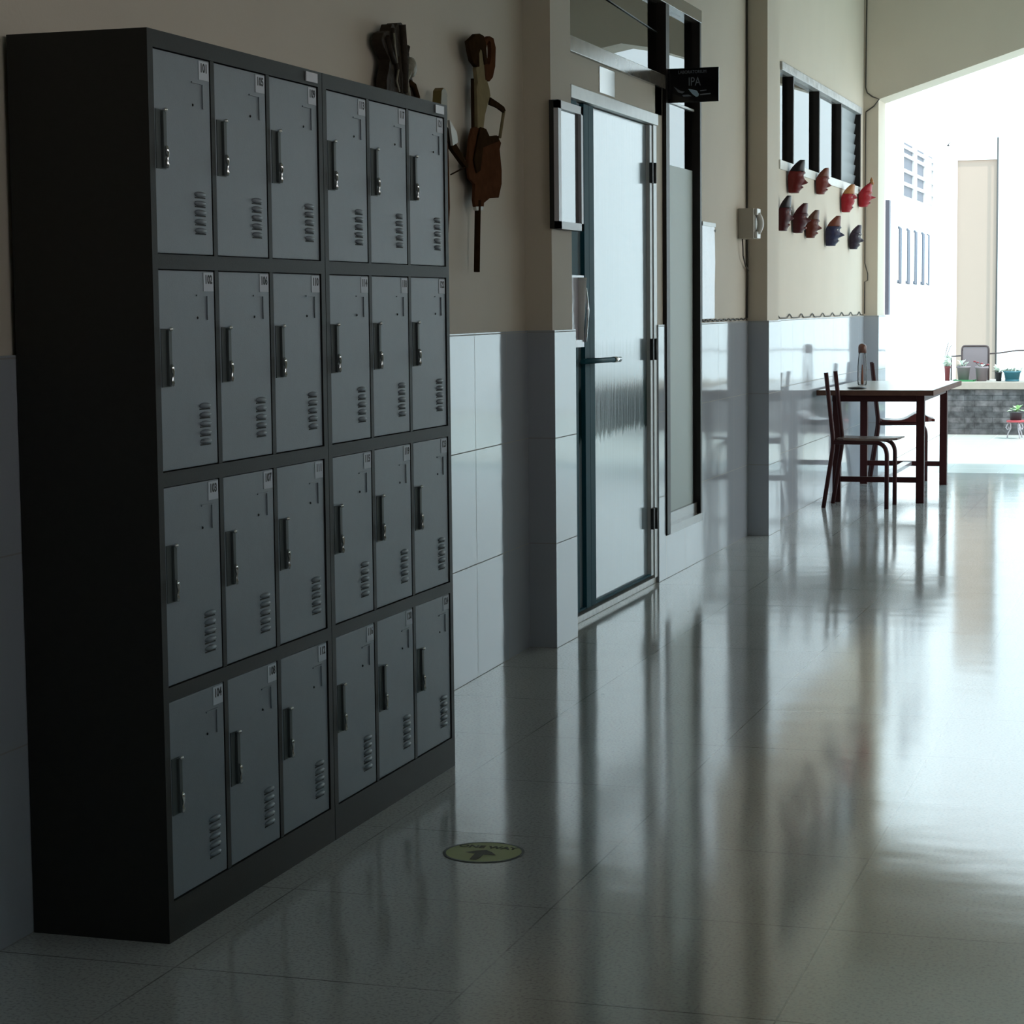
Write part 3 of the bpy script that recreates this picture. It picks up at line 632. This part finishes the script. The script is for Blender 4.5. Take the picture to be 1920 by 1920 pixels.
# ------------------------------------------------------------------ masks
def mask(y, xn, zt, zb, zn, cols, label, tall=True, crown=False):
    Hm = zt - zb; D = (xn + .056)*1.0
    root = thing('mask', label, 'mask', (FP+.012, y, zb), 0, 'painted masks on the far wall')
    zN = (zn - zb)/Hm; NR = 26; NC = 18; Wm = .068
    def front(u):     # depth of the brow/cheek line at height u
        pts = [(0,.46),(.06,.48),(.11,.58),(.17,.60),(.22,.58),(.30,.70),(.40,.76),(.50,.70),(.55,.69),(.60,.76),(.66,.73),(.80,.74),(.92,.76),(1.0,.76)]
        for (a, fa), (c_, fc) in zip(pts, pts[1:]):
            if u <= c_: k = (u-a)/(c_-a); return fa + (fc-fa)*k
        return .8
    def back(u):
        return 0 if u < .5 else .56*((u-.5)/.5)**1.6
    def width(u):
        return Wm*(.55 + .45*math.sin(min(1, (u+.12)/.62)*PI/2))*(1 if u < .75 else 1-.45*((u-.75)/.25)**1.6)
    bf, bh = MB(), MB()
    rows = []
    for i in range(NR+1):
        u = i/NR; row = []
        for j in range(NC+1):
            v = -1 + 2*j/NC; ww = width(u)
            x = back(u) + (front(u)-back(u))*max(0, 1-v*v)**.38
            nose = .27*max(0, 1-abs(u-zN-.02)/.12 if u > zN+.02 else 1-abs(u-zN-.02)/.05)*math.exp(-(v/.15)**2)
            lips = .06*math.exp(-((u-.17)/.035)**2)*math.exp(-(v/.3)**2)
            brow = .05*math.exp(-((u-.62)/.03)**2)*math.exp(-((abs(v)-.35)/.3)**2)
            eye = -.06*math.exp(-((u-.54)/.04)**2)*math.exp(-((abs(v)-.38)/.15)**2)
            row.append(Vector(((x + nose + lips + brow + eye)*D, v*ww, u*Hm)))
        rows.append(row)
    cut = int(NR*.66)
    def skin(bm_, r0, r1):
        vs = [[bm_.bm.verts.new(p) for p in row] for row in rows[r0:r1+1]]
        vb = [[bm_.bm.verts.new((back(i/NR)*D*.98, p.y*.85, p.z)) for p in rows[i]] for i in range(r0, r1+1)]
        for g_, rev in ((vs, 0), (vb, 1)):
            for a, c_ in zip(g_, g_[1:]):
                for j in range(NC):
                    q = [a[j], a[j+1], c_[j+1], c_[j]]; bm_.face(q[::-1] if rev else q, 0, True)
        for j in range(NC):
            bm_.face([vs[0][j+1], vs[0][j], vb[0][j], vb[0][j+1]]); bm_.face([vs[-1][j], vs[-1][j+1], vb[-1][j+1], vb[-1][j]])
        for k in range(len(vs)-1):
            bm_.face([vs[k][0], vs[k+1][0], vb[k+1][0], vb[k][0]]); bm_.face([vs[k+1][-1], vs[k][-1], vb[k][-1], vb[k+1][-1]])
    skin(bf, 0, cut); skin(bh, cut, NR)
    bf.build('face', cols[0], root); bh.build('headdress', cols[1], root)
    for s in (-1, 1):
        b = MB(); xx = rows[int(NR*.54)][int(NC*(.5+s*.19))].x; b.ball((xx, s*width(.54)*.38, .54*Hm), (.007, .011, .007), 0, 8, 6); b.build('eye', cols[2], root)
    b = MB(); xx = rows[int(NR*.17)][NC//2].x; b.ball((xx, 0, .17*Hm), (.006, .018, .006), 0, 8, 6); b.build('mouth', cols[2], root)
    for s in (-1, 1):
        b = MB(); b.tube([(D*front(.6)*.97, s*.016, .60*Hm), (D*front(.6)*.90, s*.034, .635*Hm), (D*front(.6)*.7, s*.05, .61*Hm)], .0035, 6)
        b.build('eyebrow', cols[3], root)
    if crown:
        b = MB(); b.lathe([(.016, 0), (.020, .012), (.010, .022), (.014, .032), (.006, .045), (.001, .055)], (D*.72, 0, Hm*.96), 12); b.build('crown', cols[3], root)
    return root
mr = lambda n, c, ns=.25: mat(n, c, .4, noise=ns, nscale=60, spec=.25)
red1 = mr('dark_red_mask', (.13,.011,.009,1)); red2 = mr('brick_mask', (.16,.025,.018,1)); red3 = mr('maroon_mask', (.065,.007,.010,1)); red4 = mr('brown_red_mask', (.11,.018,.008,1))
bright = mr('bright_red_mask', (.32,.012,.02,1)); orange = mr('orange_hair', (.40,.17,.06,1)); blue = mr('blue_black_mask', (.03,.03,.07,1), .6); purple = mr('purple_black_mask', (.03,.02,.035,1), .6)
wht = mr('mask_white', (.55,.50,.48,1)); blk = mr('mask_black', (.012,.008,.010,1)); pink = mr('mask_pink', (.30,.10,.09,1)); brown = mr('mask_brown_hair', (.11,.05,.03,1)); rust = mr('mask_rust', (.16,.045,.025,1))
mask(9.31, .065, 2.168, 1.971, 2.023, (red1, blk, pink, blk), 'dark red mask with black pointed crest, first in the upper row')
mask(10.34, .042, 2.180, 2.012, 2.059, (red2, rust, pink, blk), 'brick red mask with brown cap under the high window, second in the upper row')
mask(11.42, .056, 2.128, 1.936, 2.030, (bright, orange, wht, blk), 'bright red mask with orange hair and white moustache in the upper row')
mask(12.25, .062, 2.175, 2.007, 2.068, (bright, bright, pink, orange), 'bright red mask with a small crown nearest the end pillar', crown=True)
mask(8.98, .031, 1.939, 1.732, 1.797, (red3, blk, pink, blk), 'very dark maroon mask beside the second column, first in the lower row')
mask(9.48, .050, 1.915, 1.734, 1.804, (red3, red3, pink, blk), 'plain dark maroon mask with rounded top, second in the lower row')
mask(9.95, .043, 1.892, 1.717, 1.770, (red4, brown, pink, blk), 'brown-red mask with brown hair, third in the lower row')
mask(10.74, .066, 1.884, 1.685, 1.748, (blue, rust, wht, blk), 'blue-black and white faced mask with rust red headdress in the lower row')
mask(11.80, .047, 1.858, 1.688, 1.740, (purple, purple, wht, wht), 'purple-black mask, farthest of the lower row')

# ------------------------------------------------------------------ table, chairs, bottle
t = thing('table', 'long table with white top on maroon square steel legs', 'table', (.34, 11.0, 0))
ox, oy = .34, 11.0
b = MB(); b.box((-.026-ox, 10.17-oy, .710), (.716-ox, 11.95-oy, .736), 0, bev=.003); b.build('tabletop', M['tabletop'], t)
b = MB(); b.box((-.027-ox, 10.162-oy, .703), (.717-ox, 10.171-oy, .7365)); b.box((.716-ox, 10.162-oy, .703), (.724-ox, 11.958-oy, .7365)); b.box((-.030-ox, 10.162-oy, .703), (-.024-ox, 11.958-oy, .7365)); b.build('edge_band', M['tableedge'], t)
LG = [(.066, 10.24), (.608, 10.24), (.032, 11.72), (.598, 11.72)]
for (x, y) in LG:
    b = MB(); b.box((x-.002-ox, y-oy, 0), (x+.050-ox, y+.050-oy, .704), bev=.003); b.build('leg', M['brownmetal'], t)
b = MB()
b.box((.06-ox, 10.245-oy, .66), (.65-ox, 10.275-oy, .704)); b.box((.03-ox, 11.73-oy, .66), (.64-ox, 11.76-oy, .704))
b.hexa([(.07-ox,10.26-oy,.66),(.10-ox,10.26-oy,.66),(.07-ox,11.74-oy,.66),(.04-ox,11.74-oy,.66),(.07-ox,10.26-oy,.704),(.10-ox,10.26-oy,.704),(.07-ox,11.74-oy,.704),(.04-ox,11.74-oy,.704)])
b.hexa([(.62-ox,10.26-oy,.66),(.65-ox,10.26-oy,.66),(.64-ox,11.74-oy,.66),(.61-ox,11.74-oy,.66),(.62-ox,10.26-oy,.704),(.65-ox,10.26-oy,.704),(.64-ox,11.74-oy,.704),(.61-ox,11.74-oy,.704)])
b.build('apron', M['brownmetal'], t)
b = MB(); b.box((.11-ox, 10.25-oy, .133), (.61-ox, 10.275-oy, .168)); b.build('stretcher', M['brownmetal'], t)
b = MB(); b.box((.075-ox, 11.73-oy, .133), (.60-ox, 11.755-oy, .168)); b.build('stretcher', M['brownmetal'], t)
b = MB(); b.box((.34-ox, 10.275-oy, .140), (.40-ox, 11.73-oy, .165)); b.build('footrest', mat('pale_reflecting_footrest', (.35,.32,.34,1), .2), t)  # sky reflection on the board put into its pale colour

def chair(loc, rz, label, seatmat, hump=False):
    """local frame: x = facing direction, y = depth away; origin at rear near foot"""
    t = thing('chair', label, 'chair', loc, rz, 'steel tube chairs at the table')
    R_ = .014
    for yy, k in ((0, 0), (.32, 0)):
        pts = [(.018, yy, .862), (.040, yy, .66)] + arc((.060, yy, .48), (.068, yy, .42), (.060, yy, .36), 4) + [(.004, yy, .0)]
        b = MB(); b.tube(pts, R_, 10); b.build('rear_post', M['brownmetal'], t)
        pts = [(.062, yy, .42), (.20, yy, .42), (.32, yy, .42)] + arc((.335, yy, .42), (.408, yy, .415), (.407, yy, .33), 8) + [(.406, yy, .0)]
        b = MB(); b.tube(pts, R_, 10); b.build('front_leg', M['brownmetal'], t)
    b = MB(); b.tube([(.068, 0, .42), (.068, .32, .42)], .009, 8); b.tube([(.33, 0, .42), (.33, .32, .42)], .009, 8); b.build('cross_bar', M['brownmetal'], t)
    b = MB(); n = 16; top = []; bot = []
    for i in range(n+1):
        u = i/n; x = .085 + .385*u
        if hump: z = .436 + .055*math.exp(-((u-.70)/.19)**2) - .006*math.sin(u*PI)
        else: z = .436 - .006*math.sin(u*PI)
        inset = .0 if 1 < i < n-1 else .02
        top.append([b.bm.verts.new((x, yv, z+.010)) for yv in (-.012+inset, .10, .22, .332-inset)]); bot.append([b.bm.verts.new((x, yv, z)) for yv in (-.012+inset, .10, .22, .332-inset)])
        if hump:
            for r_ in (bot[-1],):
                for v_ in r_: v_.co.z = .433
    for a, c_ in zip(top, top[1:]):
        for j in range(3): b.face([a[j], a[j+1], c_[j+1], c_[j]], 0, True)
    for a, c_ in zip(bot, bot[1:]):
        for j in range(3): b.face([a[j+1], a[j], c_[j], c_[j+1]], 0, True)
    for i in range(n):
        b.face([top[i][0], top[i+1][0], bot[i+1][0], bot[i][0]]); b.face([top[i+1][3], top[i][3], bot[i][3], bot[i+1][3]])
    for j in range(3): b.face([top[0][j+1], top[0][j], bot[0][j], bot[0][j+1]]); b.face([top[n][j], top[n][j+1], bot[n][j+1], bot[n][j]])
    b.build('seat', seatmat, t)
    return t
chair((.070, 9.815, 0), -.03, 'maroon tube chair with a flat brown seat at the near end of the table', M['seatwood'])
chair((.060, 12.0, 0), .16, 'maroon tube chair with a humped maroon seat behind the far end of the table', M['seatred'], True)

t = thing('bottle', 'clear bottle with a brown cap standing on the table', 'bottle', (.133, 11.1, .736))
b = MB(); b.lathe([(.026,0),(.031,.004),(.033,.03),(.033,.13),(.030,.175),(.026,.205),(.026,.222)], seg=24); b.build('flask', M['bottle'], t)
b = MB(); b.lathe([(.0285,.222),(.0285,.262),(.025,.276),(.014,.284),(.001,.286)], seg=20); b.build('cap', M['cap'], t)
b = MB(); b.lathe([(.008,.004),(.010,.02),(.006,.10),(.003,.14)], seg=12); b.build('contents', M['tea'], t)
t = thing('pouch', 'small flat black pouch lying on the table behind the chair back', 'pouch', (.205, 10.36, .7365))
b = MB(); b.ball((0, 0, .008), (.065, .05, .009), 0, 16, 8); b.build('body', M['black'], t)

# floor decal ONE WAY
t = thing('floor_decal', 'round yellow-green ONE WAY floor sticker with an arrow', 'floor sticker', (.705, .880, .0006))
b = MB(); b.lathe([(.097, 0), (.097, .0006)], seg=64, sx=.98, sy=.98); b.build('disc', M['decal'], t)
b = MB(); n = 64; ra, rb = .0905, .0975; A = [b.bm.verts.new((ra*math.cos(2*PI*k/n), ra*math.sin(2*PI*k/n), .0010)) for k in range(n)]; B_ = [b.bm.verts.new((rb*math.cos(2*PI*k/n), rb*math.sin(2*PI*k/n), .0010)) for k in range(n)]
for k in range(n): b.face([A[k], B_[k], B_[(k+1)%n], A[(k+1)%n]])
b.build('rim', M['black'], t, recalc=False)
th = .0
rot = Matrix.Rotation(.13, 4, 'Z')
b = MB(); b.text('ONE WAY', .031, Matrix.Translation((-.004, .046, .0012)) @ Matrix.Rotation(.03, 4, 'Z'), 0, .0002, 1.0, .0010); b.build('lettering', M['decal_dark'], t)
b = MB()
ar = [(-.0426,-.0129),(-.0216,.0086),(.0003,.0197),(.0189,.0037),(.0379,-.0225),(.0168,-.023),(.007,-.0257),(.009,-.0561),(.0055,-.0776),(-.0106,-.0768),(-.0136,-.0519),(-.0157,-.0214)]
vs = [b.bm.verts.new((x, y, .0012)) for x, y in ar]; b.face(vs); b.build('arrow', M['decal_dark'], t)

# ------------------------------------------------------------------ courtyard
b = MB(); b.box((-12, YE2, -.1), (22, 40, -.005)); b.box((XR+.3, -12, -.1), (22, YE2, -.005)); b.build('floor_courtyard', M['outfloor'], kind='structure')
b = MB(); b.box((-.40, YE2, 0), (XF, 17.9, 4.6))
b.build('wall_outside', M['outwall'], kind='structure')
b = MB(); b.box((XF, YE2+.02, 0), (XF+.035, 13.9, ZT)); b.build('trim_8', M['outwall'], kind='structure')
b = MB(); b.box((XF, 13.66, .0), (XF+.03, 13.75, 2.12)); b.build('trim_9', M['glassblock'], kind='structure')
# lattice window in the outside wall
w = bpy.data.objects.new('window_4', None); C.objects.link(w); w['kind'] = 'structure'
b = MB(); b.box((XF-.0, 14.63, 2.21), (XF+.004, 16.9, 2.655)); b.build('glass_pane', M['glassblock'], w)
for y0, y1 in ((14.60, 14.63), (15.34, 15.56), (16.18, 16.42), (16.87, 16.90)):
    b = MB(); b.box((XF, y0, 2.20), (XF+.022, y1, 2.665)); b.build('window_bar', M['outwall'], w)
for z in (2.29, 2.40, 2.53, 2.60):
    b = MB(); b.box((XF+.004, 14.63, z), (XF+.018, 16.87, z+.03)); b.build('window_bar', M['frame_grey'], w)
b = MB(); b.box((XF+.004, 16.42, 2.21), (XF+.010, 16.80, 2.64)); b.build('shutter', M['outwall'], w)
# wall rack of upright rails
t = thing('wall_rack', 'rack of upright dark rails on the white outside wall under the lattice window', 'rack', (XF, 15.4, 1.46))
for yy in (14.42, 14.98, 15.5, 16.06, 16.5):
    b = MB(); b.tube([(.0, yy-15.4, .02), (.02, yy-15.4+.03, .0), (.02, yy-15.4+.03, .46), (.0, yy-15.4+.05, .47)], .013 if yy < 16.4 else .008, 8); b.build('rail', M['greymetal'], t)
# far walls
b = MB(); b.box((-8, 22.0, 0), (-.335, 22.3, 6)); b.box((.12, 22.0, 0), (14, 22.3, 6)); b.box((-.335, 22.0, 2.95), (.12, 22.3, 6)); b.build('wall_courtyard', M['outwall'], kind='structure')
b = MB(); b.box((-.335, 22.02, 0), (.12, 22.3, 2.95)); b.build('trim_10', M['peach'], kind='structure')
b = MB(); b.tube([(.128, 21.97, 0), (.128, 21.97, 3.2)], .010, 8); o = b.build('downpipe', M['stem']); o['label'] = 'thin grey downpipe on the courtyard wall beside the peach strip'; o['category'] = 'pipe'
# planter wall
t = thing('planter', 'low planter of dark stacked slate with a cream coping', 'planter', (1.4, 18.2, -.005))
b = MB(); b.box((-1.46, -.30, 0), (2.2, .5, .448)); b.build('stone_base', M['stone'], t)
b = MB(); b.box((-1.47, -.33, .448), (2.22, .52, .522), bev=.006); b.build('coping', M['cap_stone'], t)
ZP = .5175
def leaves(b, c, n, length, width, spread=.8, up=.6, mi=0):
    for k in range(n):
        a = 2*PI*k/n + random.uniform(-.4, .4); e = random.uniform(.2, 1.0)*up
        d = Vector((math.cos(a)*spread, math.sin(a)*spread, e)).normalized(); Ln = length*random.uniform(.7, 1.15)
        side = d.cross(Vector((0,0,1))).normalized()*width/2; o = Vector(c)
        p = [o, o + d*Ln*.5 + Vector((0,0,Ln*.08)), o + d*Ln + Vector((0,0,-Ln*.15))]
        v = [b.bm.verts.new(q) for q in (p[0], p[1]-side, p[1]+side, p[2])]
        v2 = b.bm.verts.new(p[1] + Vector((0,0,-width*.15)))
        b.face([v[0], v2, v[1]], mi); b.face([v[0], v[2], v2], mi); b.face([v[1], v2, v[3]], mi); b.face([v2, v[2], v[3]], mi)
def pot(name, label, x, y, r, h, pm, plant, z=ZP, taper=.75, sx=1, cat='plant'):
    t = thing(name, label, cat, (x, y, z))
    b = MB(); b.lathe([(r*taper, 0), (r*.94, h*.86), (r*1.04, h*.87), (r*1.04, h), (r*.9, h), (r*.88, h*.9), (.001, h*.9)], seg=24, sx=sx); b.build('pot', pm, t)
    plant(t, h)
    return t
def pl_bush(t, h):
    b = MB(); 
    for k in range(26):
        leaves(b, (random.uniform(-.025,.03), random.uniform(-.05,.05), h*.9 + random.uniform(.0,.11)), 5, .05, .022, .8, .9)
    b.build('foliage', M['leafwashed'], t)
    b = MB(); b.tube([(-.01,0,h*.8),(-.015,0,h+.14),(.0,0,h+.20),(.01,0,h+.235)], .003, 6); b.tube([(-.01,0,h*.8),(.0,0,h+.12),(.025,0,h+.19),(.045,0,h+.21)], .003, 6); b.build('stem', M['stem'], t)
pot('potted_bush', 'pale leafy bush in a faded red pot at the corner of the white wall', -.022, 18.1, .030, .15, M['potred'], pl_bush, sx=1)
def pl_washed(t, h):
    b = MB(); leaves(b, (0,0,h*.9), 9, .10, .035, .7, 1.0); leaves(b, (-.02,0,h*1.1), 6, .08, .03, .5, 1.4); b.build('foliage', M['leafwashed'], t)
    b = MB(); leaves(b, (-.01,-.02,h*.9), 4, .07, .022, .8, .7); b.build('dark_leaf', M['leafdark'], t)
pot('potted_plant', 'plant with glare-whitened leaves in a mauve-grey pot standing in a green tray', .137, 18.1, .068, .14, M['potgrey'], pl_washed, z=ZP+.009)
t = thing('tray', 'green plastic tray under the first mauve-grey pot', 'tray', (.137, 18.05, ZP-.0))
b = MB(); b.box((-.085, -.10, -.0005), (.12, .13, .008)); b.box((-.085, -.10, .008), (-.075, .13, .016)); b.box((.11, -.10, .008), (.12, .13, .016)); b.box((-.085, -.10, .008), (.12, -.09, .016)); b.build('dish', M['greentray'], t)
def pl_red(t, h):
    b = MB(); 
    for dx, dy, z in ((-.07,0,.10),(-.04,0,.09),(.0,0,.08),(.04,.02,.06),(.06,0,.07)): b.ball((dx, dy, h+z-.05), (.016, .012, .008), 0, 8, 5)
    b.build('flower', M['flower'], t)
    b = MB()
    for dx, z in ((-.07,.05),(-.02,.04),(.04,.02),(.07,.03)): b.tube([(0,0,h*.9),(dx*.6,0,h+z*.4),(dx,0,h+z)], .003, 5)
    b.build('stem', M['stem'], t)
    b = MB(); leaves(b, (0,0,h), 6, .07, .03, .9, .5); b.build('foliage', M['leafwashed'], t)
pot('potted_plant', 'plant with small dark red flowers in a plain mauve-grey pot', .315, 18.1, .064, .145, M['potgrey'], pl_red)
pot('potted_plant', 'plant with glare-whitened leaves in a small dark pot left of the teal planter', .480, 18.12, .034, .09, M['potdark'], pl_washed, cat='plant')
def pl_box(t, h):
    b = MB()
    for k in range(9): leaves(b, (-.08+.02*k, 0, h*.9), 5, .07, .024, .7, 1.0)
    b.build('foliage', M['leafwashed'], t)
    b = MB(); leaves(b, (-.05,-.02,h*.9), 5, .10, .012, .8, .8); b.build('dark_leaf', M['leafdark'], t)
t = pot('potted_plant', 'low plants with glare-whitened leaves in a wide teal planter', .616, 18.05, .085, .10, M['potteal'], pl_box)
b = MB(); b.lathe([(.066,0),(.070,.012),(.066,.018),(.001,.018)], seg=24); b.build('saucer', M['potteal'], t)
pot('potted_plant', 'plant with glare-whitened leaves in a dark pot at the right end of the coping', .800, 18.08, .045, .11, M['potdark'], pl_washed)
# rail and rack behind the pots
b = MB(); b.tube([(-.02, 18.45, .775-.02), (.15, 18.45, .782-.015), (.45, 18.45, .80-.012), (.62, 18.45, .812), (1.2, 18.45, .83), (3.3, 18.45, .83)], .007, 8)
b.tube([(3.3, 18.45, .5175), (3.3, 18.45, .83)], .007, 6); b.tube([(-.02, 18.45, .5175), (-.02, 18.45, .756)], .007, 6)
o = b.build('rail', M['frame_brown']); o['label'] = 'thin dark rail running behind the plant pots on the coping'; o['category'] = 'rail'
t = thing('plant_stand', 'arched dark metal frame with a mauve panel behind the pots', 'plant stand', (.225, 18.36, ZP))
b = MB(); b.tube([(-.13,0,0),(-.13,0,.30)] + arc((-.13,0,.30),(-.13,0,.345),(-.10,0,.345),4) + arc((.10,0,.345),(.135,0,.345),(.135,0,.30),4) + [(.135,0,0)], .010, 8); b.build('frame', M['frame_brown'], t)
b = MB(); b.box((-.12, -.004, .0), (.125, .004, .335)); b.build('panel', M['potgrey'], t)
# pot on a red wrought stand in front
t = thing('plant_stand', 'red wrought iron plant stand with curled feet in front of the slate planter', 'plant stand', (.715, 17.3, -.005))
b = MB(); b.lathe([(.085,.158),(.090,.160),(.090,.176),(.085,.178)], seg=24); b.build('shelf', M['redstand'], t)
for a in (0.9, 3.0, 5.2):
    b = MB(); c, s = math.cos(a), math.sin(a)
    pts = [(.07,.160),(.052,.145),(.036,.125),(.038,.10),(.058,.095),(.066,.112),(.054,.12)]
    b.tube([(c*r, s*r, z) for r, z in [(.07,.160),(.05,.14),(.05,.10),(.075,.05),(.085,.006)]], .006, 6); b.tube([(c*(r+.02), s*(r+.02), z) for r, z in [(.05,.150),(.065,.13),(.075,.105),(.062,.085),(.045,.095),(.048,.112)]], .006, 6)
    b.build('leg', M['ironpale'], t)
def pl_big(t, h):
    b = MB(); leaves(b, (0,0,h*.9), 7, .10, .045, .8, .7); leaves(b, (.02,0,h*1.2), 5, .08, .05, .6, .9); b.build('foliage', M['leaf'], t)
    b = MB(); leaves(b, (-.03,-.02,h*.9), 3, .12, .025, .9, .4); b.build('pale_leaf', M['leafwashed'], t)
pot('potted_plant', 'light green leafy plant in a dark pot on the red stand', .712, 17.3, .068, .082, M['potdark'], pl_big, z=.173)
# bird in the sky over the courtyard
t = MB(); t.ball((-.285, 20.5, 3.02), (.012, .03, .010), 0, 8, 6); t.hexa([(-.30,20.5,3.015),(-.295,20.53,3.015),(-.262,20.52,3.055),(-.262,20.51,3.055),(-.30,20.5,3.02),(-.295,20.53,3.02),(-.262,20.52,3.058),(-.262,20.51,3.058)])
o = t.build('bird', M['wing']); o['label'] = 'tiny dark bird flying over the courtyard'; o['category'] = 'bird'

# ------------------------------------------------------------------ camera
f, yaw, pit, rol = 4062.83, .3031222, .0940013, -.0100590
F = Vector((-math.sin(yaw)*math.cos(pit), math.cos(yaw)*math.cos(pit), -math.sin(pit)))
R = F.cross(Vector((0,0,1))).normalized(); U = R.cross(F)
R2 = R*math.cos(rol) + U*math.sin(rol); U2 = -R*math.sin(rol) + U*math.cos(rol)
cam = bpy.data.cameras.new('camera'); co = bpy.data.objects.new('camera', cam); C.objects.link(co)
cam.sensor_width = 36; cam.lens = f/1920*36; cam.clip_end = 200; cam.clip_start = .05
mw = Matrix.Identity(4)
for i in range(3):
    mw[i][0] = R2[i]; mw[i][1] = U2[i]; mw[i][2] = -F[i]
mw[0][3], mw[1][3], mw[2][3] = 2.2892, -3.9323, 1.2924
co.matrix_world = mw
sc = bpy.context.scene; sc.camera = co
sc.view_settings.view_transform = 'Standard'; sc.view_settings.look = 'None'; sc.view_settings.gamma = 1; sc.view_settings.use_curve_mapping = False
sc.view_settings.exposure = 0
sc.cycles.use_denoising = True
sc.cycles.max_bounces = 10; sc.cycles.diffuse_bounces = 6; sc.cycles.glossy_bounces = 5; sc.cycles.transparent_max_bounces = 12
sc.cycles.caustics_reflective = True
sc.cycles.sample_clamp_indirect = 8
